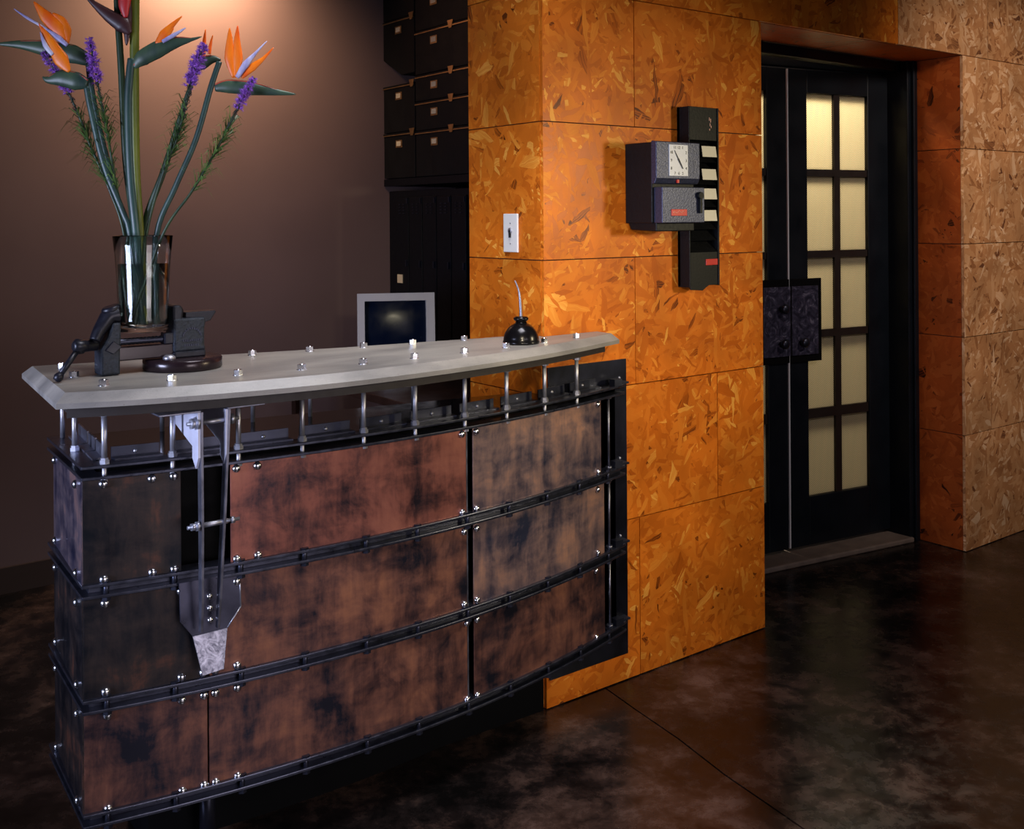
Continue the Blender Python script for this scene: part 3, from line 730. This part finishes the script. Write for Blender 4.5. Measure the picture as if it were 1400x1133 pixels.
bop('bird of paradise on the thick central stem, beak pointing right with a white tongue',
    [(180, 80), (177, 105), (175, 150), (178, 240), (186, 322)], (11, 11), (.002, .004),
    [(183, 92), (194, 80), (215, 68), (240, 58), (262, 54), (276, 50)], (6, 22, 24, 16, 5, 1),
    [([(214, 60), (224, 47), (236, 34), (249, 22)], (5, 13, 7, 1)), ([(218, 60), (230, 46), (238, 38)], (4, 7, 1))],
    [([(222, 57), (236, 49), (246, 43), (254, 38)], (5, 6, 4, 1))], -.03)
bop('bird of paradise at the far right, long beak pointing right, upright twin orange petals',
    [(300, 84), (288, 120), (268, 190), (240, 255), (214, 322)], (8, 8), (.018, -.012),
    [(294, 120), (312, 118), (345, 121), (378, 126), (405, 129)], (10, 19, 19, 9, 1),
    [([(320, 106), (314, 80), (314, 56), (314, 38)], (5, 14, 9, 1)), ([(322, 106), (325, 80), (324, 56), (325, 35)], (5, 14, 9, 1)), ([(330, 106), (345, 92), (360, 80), (374, 65)], (5, 11, 5, 1))],
    [([(324, 106), (336, 88), (350, 72), (365, 56)], (6, 10, 4, 1))], .0)
bop('bird of paradise mostly hidden behind the thickest purple spike',
    [(268, 96), (250, 150), (225, 230), (196, 322)], (6, 12), (.022, .02),
    [(266, 90), (276, 86), (290, 81), (302, 82)], (14, 20, 12, 2),
    [([(278, 78), (279, 60), (281, 40)], (6, 6, 1)), ([(286, 74), (288, 60), (291, 48)], (5, 4, 1))], [], .03, 'stem_dark')
# heliconia
he = flower('heliconia', BASE+Vector((-.012, .0, 0)), 'tall thick-stemmed flower running out of the top of the picture, dark red bracts', 'flower')
for pts2, wd, mt, foot in (([(158, -90), (160, 0), (166, 100), (172, 220), (184, 322)], (9, 9), 'stem_dark', (-.014, -.004)), ([(184, -90), (184, 0), (184, 110), (186, 230), (192, 322)], (14, 9), 'stem_olive', (-.002, -.006))):
    P = cr([px(x, y, .015) for x, y in pts2]+[BASE+Vector((foot[0], foot[1], 0))], 6); k = len(P)
    MB().tube(P, [S(wd[0]+(wd[1]-wd[0])*i/(k-1))/2 for i in range(k)], 12).build('stem', mt, he)
blade_('bract', he, [(178, 46), (168, 34), (150, 22), (132, 8), (116, -6)], (6, 24, 18, 10, 2), M['bract'], -.004, .45, 10)
blade_('bract', he, [(172, 24), (170, 8), (172, -12), (180, -60)], (5, 16, 20, 4), M['bractred'], -.008, .45, 10)['label'] = 'scarlet bract'
blade_('bract', he, [(173, 62), (174, 40), (174, 16), (172, -10)], (2, 12, 14, 10), M['bract'], .0, .5, 10)
blade_('bract', he, [(176, -20), (200, -50), (230, -78)], (10, 20, 2), M['bract'], 0, .45, 10)
# purple spikes
def spike(lab, top, mid, end, rest, foot, d=0.0, wide=17, leafy=True, seed=1):
    rnd = random.Random(seed)
    r = flower('purple_spike', BASE+Vector((foot[0], foot[1], 0)), lab, 'flower')
    P = cr([px(x, y, d) for x, y in [top, mid, end]+rest]+[BASE+Vector((foot[0], foot[1], 0))], 12)
    MB().tube(P, [S(2.4+2.0*i/len(P))/2 for i in range(len(P))], 8).build('stem', 'stem_dark', r)
    a, e = P[0], None
    axis = P[:25]
    fl = MB(); bd = MB()
    for k in range(430):
        t = rnd.random()**.9; i = t*23.9; j = int(i); p = axis[j].lerp(axis[j+1], i-j)
        ang = rnd.uniform(0, 2*PI); tt = (axis[j+1]-axis[j]).normalized(); u = tt.orthogonal().normalized(); v = tt.cross(u)
        out = (u*math.cos(ang)+v*math.sin(ang))
        purple = t < .60+rnd.uniform(-.04, .04)
        rad = S(wide)/2*(.6+.4*min(1, t*3))*(.88+.22*math.sin(t*75))*(1 if purple else .68-.25*(t-.5)/.5)
        c = p+out*rad*rnd.uniform(.45, .8)
        q = fl if purple else bd
        sz = rad*(.30 if purple else .26)
        tip = c+out*sz*1.7-tt*sz*rnd.uniform(.3, 1.6)
        w1 = out.cross(tt).normalized()
        if purple:
            q.add([c-w1*sz*.55-tt*sz*.5, c+w1*sz*.55-tt*sz*.5, c+w1*sz*.55+tt*sz*.5, c-w1*sz*.55+tt*sz*.5, tip, c-out*sz], [(0,1,4),(1,2,4),(2,3,4),(3,0,4),(1,0,5),(2,1,5),(3,2,5),(0,3,5)])
            for h in range(5):
                a1 = rnd.uniform(0, 2*PI); dr = (out+w1*math.cos(a1)*.8+tt*math.sin(a1)*.8).normalized()
                sd = dr.cross(out+tt*.1).normalized()*sz*.16; q.add([c-sd, c+sd, c+dr*sz*2.9], [(0, 1, 2)])
        else:
            q.add([c-w1*sz*.7, c-tt*sz, c+w1*sz*.7, c+tt*sz*.9, c+out*sz], [(0,1,4),(1,2,4),(2,3,4),(3,0,4),(3,2,1,0)])
    tag(fl.build('florets', 'violet', r), kind='stuff'); tag(bd.build('buds', 'budc', r), kind='stuff')
    if leafy:
        g_ = MB(); n0, n1 = 20, int(len(P)*.66)
        for k in range(170):
            i = rnd.randint(n0, n1); p = P[i]; tt = (P[i-1]-P[i]).normalized(); ang = rnd.uniform(0, 2*PI)
            u = tt.orthogonal().normalized(); v = tt.cross(u); out = u*math.cos(ang)+v*math.sin(ang)
            L = rnd.uniform(.014, .055)*(1.0 if k % 3 else 1.3); wv = out.cross(tt).normalized()*.0011
            p1 = p+out*L*.5+tt*L*.55; p2 = p+out*L+tt*L*.6-U_*L*rnd.uniform(0, .5)
            g_.add([p-wv, p+wv, p1+wv, p1-wv, p2], [(0, 1, 2, 3), (3, 2, 4)])
        tag(g_.build('leaves', 'grass', r), kind='stuff')
    return r
spike('purple spike flower at the far left, behind the drooping orange petals', (58, 72), (88, 116), (114, 172), [(124, 200), (150, 260), (170, 322)], (-.020, .008), .02, 14, True, 2)
spike('second purple spike flower from the left, standing straightest', (122, 52), (131, 100), (142, 158), [(149, 195), (160, 260), (178, 322)], (.010, .022), -.01, 15, True, 3)
spike('thickest purple spike flower, third from the left, leaning right', (280, 60), (263, 105), (249, 165), [(240, 195), (222, 240), (200, 322)], (-.020, -.014), -.01, 18, True, 4)
spike('purple spike flower at the far right, crossing the long right-hand beak', (348, 106), (330, 138), (308, 182), [(292, 212), (262, 262), (222, 322)], (-.030, -.004), -.03, 13, True, 5)

# ------------------------------------------------------------------ oil can
OC = Vector((1.752, 2.262, CZ+.0005))
oc = thing('oil_can', OC, 'small black domed oil can with a thin curved spout on the counter', 'oil can')
pf = [(.0015, 0), (.049, 0), (.0505, .002), (.0505, .006), (.049, .008)]+[(.049*math.cos(a), .008+.050*math.sin(a)) for a in [k*.16 for k in range(1, 8)]]+[(.017, .055), (.0145, .060), (.0145, .066)]
MB().lathe(pf+[(.001, .067)], OC, 40).build('reservoir', 'oiler', oc)
MB().lathe([(.0145, .060), (.020, .064), (.021, .069), (.017, .073), (.008, .074), (.001, .074)], OC, 28).build('collar', 'oiler', oc)
sp = cr([OC+Vector((0, 0, .07)), OC+Vector((-.002, .001, .115)), OC-R_*.006+Vector((0, 0, .145)), OC-R_*.016+Vector((0, 0, .172))], 6)
MB().tube(sp, [.0045-.0028*k/(len(sp)-1) for k in range(len(sp))], 10).build('spout', 'galv', oc)

# ------------------------------------------------------------------ key switch on the column
sw = thing('key_switch', (XB-.001, 2.501, 1.384), 'white wall plate with a key switch on the orange column', 'switch')
MB().box((XB-.007, 2.466, 1.326), (XB-.0005, 2.536, 1.442)).build('plate', 'white', sw, bevel=.002)
MB().lathe([(.009, 0), (.009, .003), (.006, .004), (.001, .004)], (XB-.007, 2.500, 1.391), 20, (-1, 0, 0)).build('lock_ring', 'steel', sw)
MB().box((XB-.0115, 2.4965, 1.370), (XB-.006, 2.5035, 1.392)).build('slot', 'ink', sw)
for z in (1.413, 1.352): MB().lathe([(.0025, 0), (.002, .001), (.0005, .0014)], (XB-.007, 2.5, z), 10, (-1, 0, 0)).build('screw', 'galv', sw)

# ------------------------------------------------------------------ time clock
tc = thing('time_clock', (2.325, YA-.001, 1.40), 'black and blue-grey punch clock with a square dial mounted on the strand board', 'time clock')
y1 = YA-.001
MB().prism([(2.232, 1.655), (2.40, 1.655), (2.415, 1.64), (2.415, 1.41), (2.232, 1.41)], 2.235, y1, 'y').prism([(y1, 1.41), (y1-.01, 1.39), (2.23, 1.385), (2.23, 1.42), (y1, 1.42)], 2.245, 2.41, 'x').build('case', 'clockblack', tc, bevel=.003)
MB().prism([(2.214, 1.656), (2.236, 1.659), (2.236, 1.528), (2.222, 1.530), (2.214, 1.546)], 2.230, 2.419, 'x').build('upper_cover', 'clockgrey', tc, bevel=.002)
MB().box((2.240, 2.200, 1.411), (2.424, 2.236, 1.519)).build('lower_cover', 'clockgrey', tc, bevel=.002)
di = MB().box((2.283, 2.2115, 1.553), (2.364, 2.2142, 1.648)).build('dial', 'dial', tc, bevel=.001)
cx, cz = 2.3235, 1.600
def hand(ang, L, wd, y):
    d = Vector((math.sin(ang), 0, math.cos(ang))); s_ = Vector((d.z, 0, -d.x))*wd; c = Vector((cx, y, cz))
    b = c-d*.006; e = c+d*L
    vs_ = [b-s_, b+s_, e+s_*.4, e-s_*.4]; n = Vector((0, -.0008, 0))
    return MB().add(vs_+[p+n for p in vs_], [(0,1,2,3),(7,6,5,4),(0,1,5,4),(1,2,6,5),(2,3,7,6),(3,0,4,7)])
hand(math.radians(-32), .036, .0022, 2.2107).build('minute_hand', 'ink', di)
hand(math.radians(146), .030, .0026, 2.2098).build('hour_hand', 'ink', di)
def text(s_, name, mat, parent, loc, size, rot=(PI/2, 0, 0), ext=.0003):
    cu = bpy.data.curves.new(name, 'FONT'); cu.body = s_; cu.size = size; cu.align_x = 'CENTER'; cu.align_y = 'CENTER'; cu.extrude = ext
    to = bpy.data.objects.new(name, cu); C.objects.link(to)
    dg = bpy.context.evaluated_depsgraph_get(); me = bpy.data.meshes.new_from_object(to.evaluated_get(dg)); bpy.data.objects.remove(to)
    me.materials.clear(); me.materials.append(M[mat]); o = bpy.data.objects.new(name, me); C.objects.link(o)
    o.parent = parent; o.location = Vector(loc)-org(parent); o.rotation_euler = rot; return o
pos = {12: (0, 1), 1: (.45, 1), 2: (1, .62), 3: (1, 0), 4: (1, -.62), 5: (.45, -1), 6: (0, -1), 7: (-.45, -1), 8: (-1, -.62), 9: (-1, 0), 10: (-1, .62), 11: (-.45, 1)}
pos[1] = (.52, 1); pos[11] = (-.52, 1); pos[5] = (.52, -1); pos[7] = (-.52, -1)
for h, (a, b) in pos.items(): text(str(h), 'numeral', 'ink', di, (cx+a*.032, 2.2112, cz+b*.039), .0125)
bd_ = MB().box((2.277, 2.1978, 1.432), (2.344, 2.2005, 1.452)).build('badge', 'red', tc, bevel=.001)
P = [Vector((2.283+k*.0062, 2.1974, 1.4405+.004*math.sin(k*1.9)+(.001*k if k < 5 else .004))) for k in range(9)]
MB().tube(P, .0006, 6).build('script_line', 'pinkink', bd_)
MB().box((2.318, 2.2125, 1.532), (2.326, 2.2175, 1.542)).build('indicator', 'red', tc)
MB().cyl((2.398, 2.200, 1.494), (2.398, 2.188, 1.494), .011, 18).box((2.393, 2.189, 1.440), (2.403, 2.196, 1.494)).build('latch', 'clockblack', tc, bevel=.001)

# ------------------------------------------------------------------ card rack and cards
rk = thing('card_rack', (2.54, y1, 1.207), 'tall narrow black time card rack beside the punch clock', 'card rack')
rx0, rx1, rz0, rz1 = 2.463, 2.600, 1.207, 1.782
yr = 2.300
MB().box((rx0, y1-.010, rz0), (rx1, y1, rz1)).build('back_plate', 'clockblack', rk)
MB().box((rx0, yr, rz0-.004), (rx0+.004, y1, rz1)).build('side_plate', 'clockblack', rk, bevel=.001)
MB().box((rx1-.006, yr-.004, rz0-.002), (rx1, y1, rz1)).build('side_plate', 'clockblack', rk, bevel=.001)
MB().box((rx0+.004, yr, 1.675), (rx1-.006, yr+.004, rz1)).build('header_plate', 'clockblack', rk, bevel=.001)
MB().prism([(rx0+.004, rz0-.012), (rx0+.06, rz0-.016), (rx0+.09, rz0), (rx1-.006, rz0), (rx1-.006, 1.315), (rx0+.004, 1.315)], yr, yr+.004, 'y').build('foot_plate', 'clockblack', rk, bevel=.001)
for z in (1.322, 1.358, 1.394, 1.43, 1.466, 1.502, 1.538, 1.574, 1.61, 1.646):
    MB().prism([(yr, z-.006), (yr+.003, z-.006), (y1-.012, z+.030), (y1-.016, z+.030)], rx0+.005, rx1-.007, 'x').build('pocket', 'clockblack', rk)
MB().box((2.537, yr-.003, 1.272), (2.592, yr, 1.292)).build('badge', 'red', rk, bevel=.001)
m = MB()
for k, (a, b, h) in enumerate(((-.004, .012, .010), (.002, .006, .012), (-.001, -.006, .009), (.004, -.012, .008), (-.003, -.020, .006))): m.box((2.562+a, yr-.0008, 1.728+b), (2.5645+a, yr, 1.728+b+h))
m.build('worn_mark', 'pinkink', rk)
for (zc, lab) in ((1.639, 'topmost cream card in the card rack'), (1.565, 'second cream card from the top of the rack'), (1.502, 'third cream card from the top of the rack'), (1.432, 'lowest cream card in the card rack')):
    c_ = MB().prism([(yr-.004, zc-.017), (yr-.0028, zc-.017), (yr+.0025, zc+.018), (yr+.0013, zc+.018)], rx0+.060, rx1-.010, 'x').build('time_card', 'card', None, origin=(2.56, yr, zc-.017))
    tag(c_, lab, 'card', 'cards in the rack')

# ------------------------------------------------------------------ filing boxes on the wall behind
FX = 2.56
def case(y0, y1_, z0, z1, lab, tagy, chamf=False, strip=True):
    r = thing('filing_box', (FX+.17, (y0+y1_)/2, z0), lab, 'box', 'black filing boxes behind the desk')
    g2 = .003
    if chamf: MB().prism([(y0+g2, z0), (y1_-.165, z0), (y1_-g2, z0+.085), (y1_-g2, z1-.012), (y0+g2, z1-.012)], FX, FX+.36, 'x').build('body', 'box', r, bevel=.002)
    else: MB().box((FX, y0+g2, z0+.001), (FX+.36, y1_-g2, z1-.012)).build('body', 'box', r, bevel=.002)
    ld = MB().box((FX-.004, y0+g2, z1-.012), (FX+.36, y1_-g2, z1-.001)).build('lid', 'box', r, bevel=.001)
    MB().box((FX-.006, y0+g2, z1-.014), (FX-.003, y1_-g2, z1-.009)).build('edge_strip', 'brass', ld)
    zc = z1-.052
    fr = MB().box((FX-.003, tagy-.028, zc-.020), (FX-.0, tagy+.028, zc+.016)).build('label_holder', 'brass', r, bevel=.001)
    MB().box((FX-.0045, tagy-.019, zc-.012), (FX-.003, tagy+.019, zc+.010)).build('paper', 'label', fr)
    cy = y0+.19 if y1_-y0 > .3 else y0+.02
    MB().prism([(cy-.022, z1+.012), (cy+.022, z1+.012), (cy+.010, z1-.022), (cy-.010, z1-.022)], FX-.007, FX-.004, 'x').build('clasp', 'brass', r)
case(3.60, 4.09, 2.288, 2.46, 'black filing box, right-hand column, topmost row', 3.93)
case(3.60, 4.09, 2.088, 2.286, 'black filing box, right-hand column, second from the top', 3.93)
case(3.60, 4.09, 1.965, 2.085, 'shallow black filing box, right-hand column, third from the top', 3.93)
case(3.60, 4.09, 1.831, 1.963, 'shallow black filing box, right-hand column, fourth from the top', 3.93)
case(3.60, 4.09, 1.62, 1.829, 'black filing box, right-hand column, bottom row', 3.93)
case(4.093, 4.378, 2.375, 2.60, 'black filing box, left-hand column, cut off by the top of the picture', 4.235)
case(4.093, 4.378, 2.105, 2.373, 'black filing box, left-hand column, with a cut-away lower corner', 4.235, chamf=True)
case(4.093, 4.378, 1.838, 2.062, 'black filing box, left-hand column, second from the bottom', 4.235)
case(4.093, 4.378, 1.62, 1.836, 'black filing box, left-hand column, bottom row', 4.235)
sh = MB().box((FX, 3.60, 1.585), (2.975, 4.378, 1.618)).build('shelf', 'locker', None, origin=(2.75, 4.0, 1.585)); tag(sh, 'dark shelf carrying the black filing boxes', 'shelf')
# lockers below
lk = thing('locker_bank', (2.76, 3.99, 0), 'dark bank of narrow steel lockers behind the monitor', 'lockers')
MB().box((2.585, 3.62, 0), (2.97, 4.37, 1.56)).build('body', 'locker', lk)
for k in range(5):
    y0 = 3.70+k*.118
    dr = MB().box((2.570, y0+.003, .12), (2.584, y0+.115, 1.530)).build('door', 'locker', lk, bevel=.002)
    m = MB()
    for q in range(4):
        for s2 in (-.018, .018): m.box((2.566, y0+.059+s2-.008, 1.452+q*.014), (2.570, y0+.059+s2+.008, 1.456+q*.014))
    m.build('vent', 'hotroll', dr)
    MB().box((2.564, y0+.006, 1.500), (2.571, y0+.014, 1.524)).build('hinge', 'hotroll', dr)
    MB().box((2.560, y0+.010, 1.205), (2.571, y0+.018, 1.235)).build('latch', 'hotroll', dr)
nt = MB().box((2.5655, 4.225, 1.125), (2.5695, 4.27, 1.165)).build('tag', 'label', lk)

# ------------------------------------------------------------------ computer desk and monitor
wd_ = thing('work_table', (2.30, 3.55, 0), 'dark table behind the counter carrying the monitor', 'table')
MB().box((1.95, 3.00, .74), (2.50, 4.20, .77)).build('tabletop', 'desk', wd_, bevel=.003)
for x in (1.99, 2.46):
    for y in (3.05, 4.15): MB().box((x-.02, y-.02, 0), (x+.02, y+.02, .74)).build('leg', 'desk', wd_)
mc = Vector((2.172, 3.625, .77))
mo = thing('monitor', mc, 'beige tube monitor with a dark blue screen behind the counter', 'monitor')
fa = math.radians(10)
mr = (R_*math.cos(fa)+F_*math.sin(fa)); mn = (F_*math.cos(fa)-R_*math.sin(fa))   # right, away from the viewer
tilt = math.radians(6); mu = (U_*math.cos(tilt)+mn*math.sin(tilt)); mnn = (mn*math.cos(tilt)-U_*math.sin(tilt))
c0 = at_d(542, 440, 4.05)
def MX(p): return c0+mr*p[0]+mnn*p[1]+mu*p[2]
W2, H0, H1 = .150, -.145, .112
m = MB()
for q in [((-W2, 0, H0), (-W2+.028, .03, H1)), ((W2-.034, 0, H0), (W2, .03, H1)), ((-W2+.028, 0, H1-.030), (W2-.034, .03, H1)), ((-W2+.028, 0, H0), (W2-.034, .03, H0+.05))]: m.box(*q, MX)
m.build('bezel', 'bezel', mo)
rings = []
m = MB(); NG = 8; vs_ = []; fs_ = []
for i in range(NG+1):
    for j in range(NG+1):
        a = -1+2*i/NG; b = -1+2*j/NG
        vs_.append(MX((-.003+a*.120, .012+.008*(a*a+b*b), (H0+.05+H1-.03)/2+b*(H1-.03-H0-.05)/2)))
for i in range(NG):
    for j in range(NG): k = i*(NG+1)+j; fs_.append((k, k+1, k+NG+2, k+NG+1))
m.add(vs_, fs_, True).build('screen', 'screen', mo)
def rr_(d_, w_, a, b): return [MX((-w_, d_, a)), MX((w_, d_, a)), MX((w_, d_, b)), MX((-w_, d_, b))]
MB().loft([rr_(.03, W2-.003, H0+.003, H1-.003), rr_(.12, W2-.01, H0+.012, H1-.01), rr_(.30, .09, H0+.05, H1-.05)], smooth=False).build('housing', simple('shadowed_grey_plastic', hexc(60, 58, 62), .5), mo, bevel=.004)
b0 = c0+mnn*.12; zb = (c0+mu*H0).z
MB().lathe([(.11, 0), (.11, .015), (.05, .03), (.045, zb-.77+.035)], (b0.x, b0.y, .7705), 28).build('stand', 'bezel', mo)
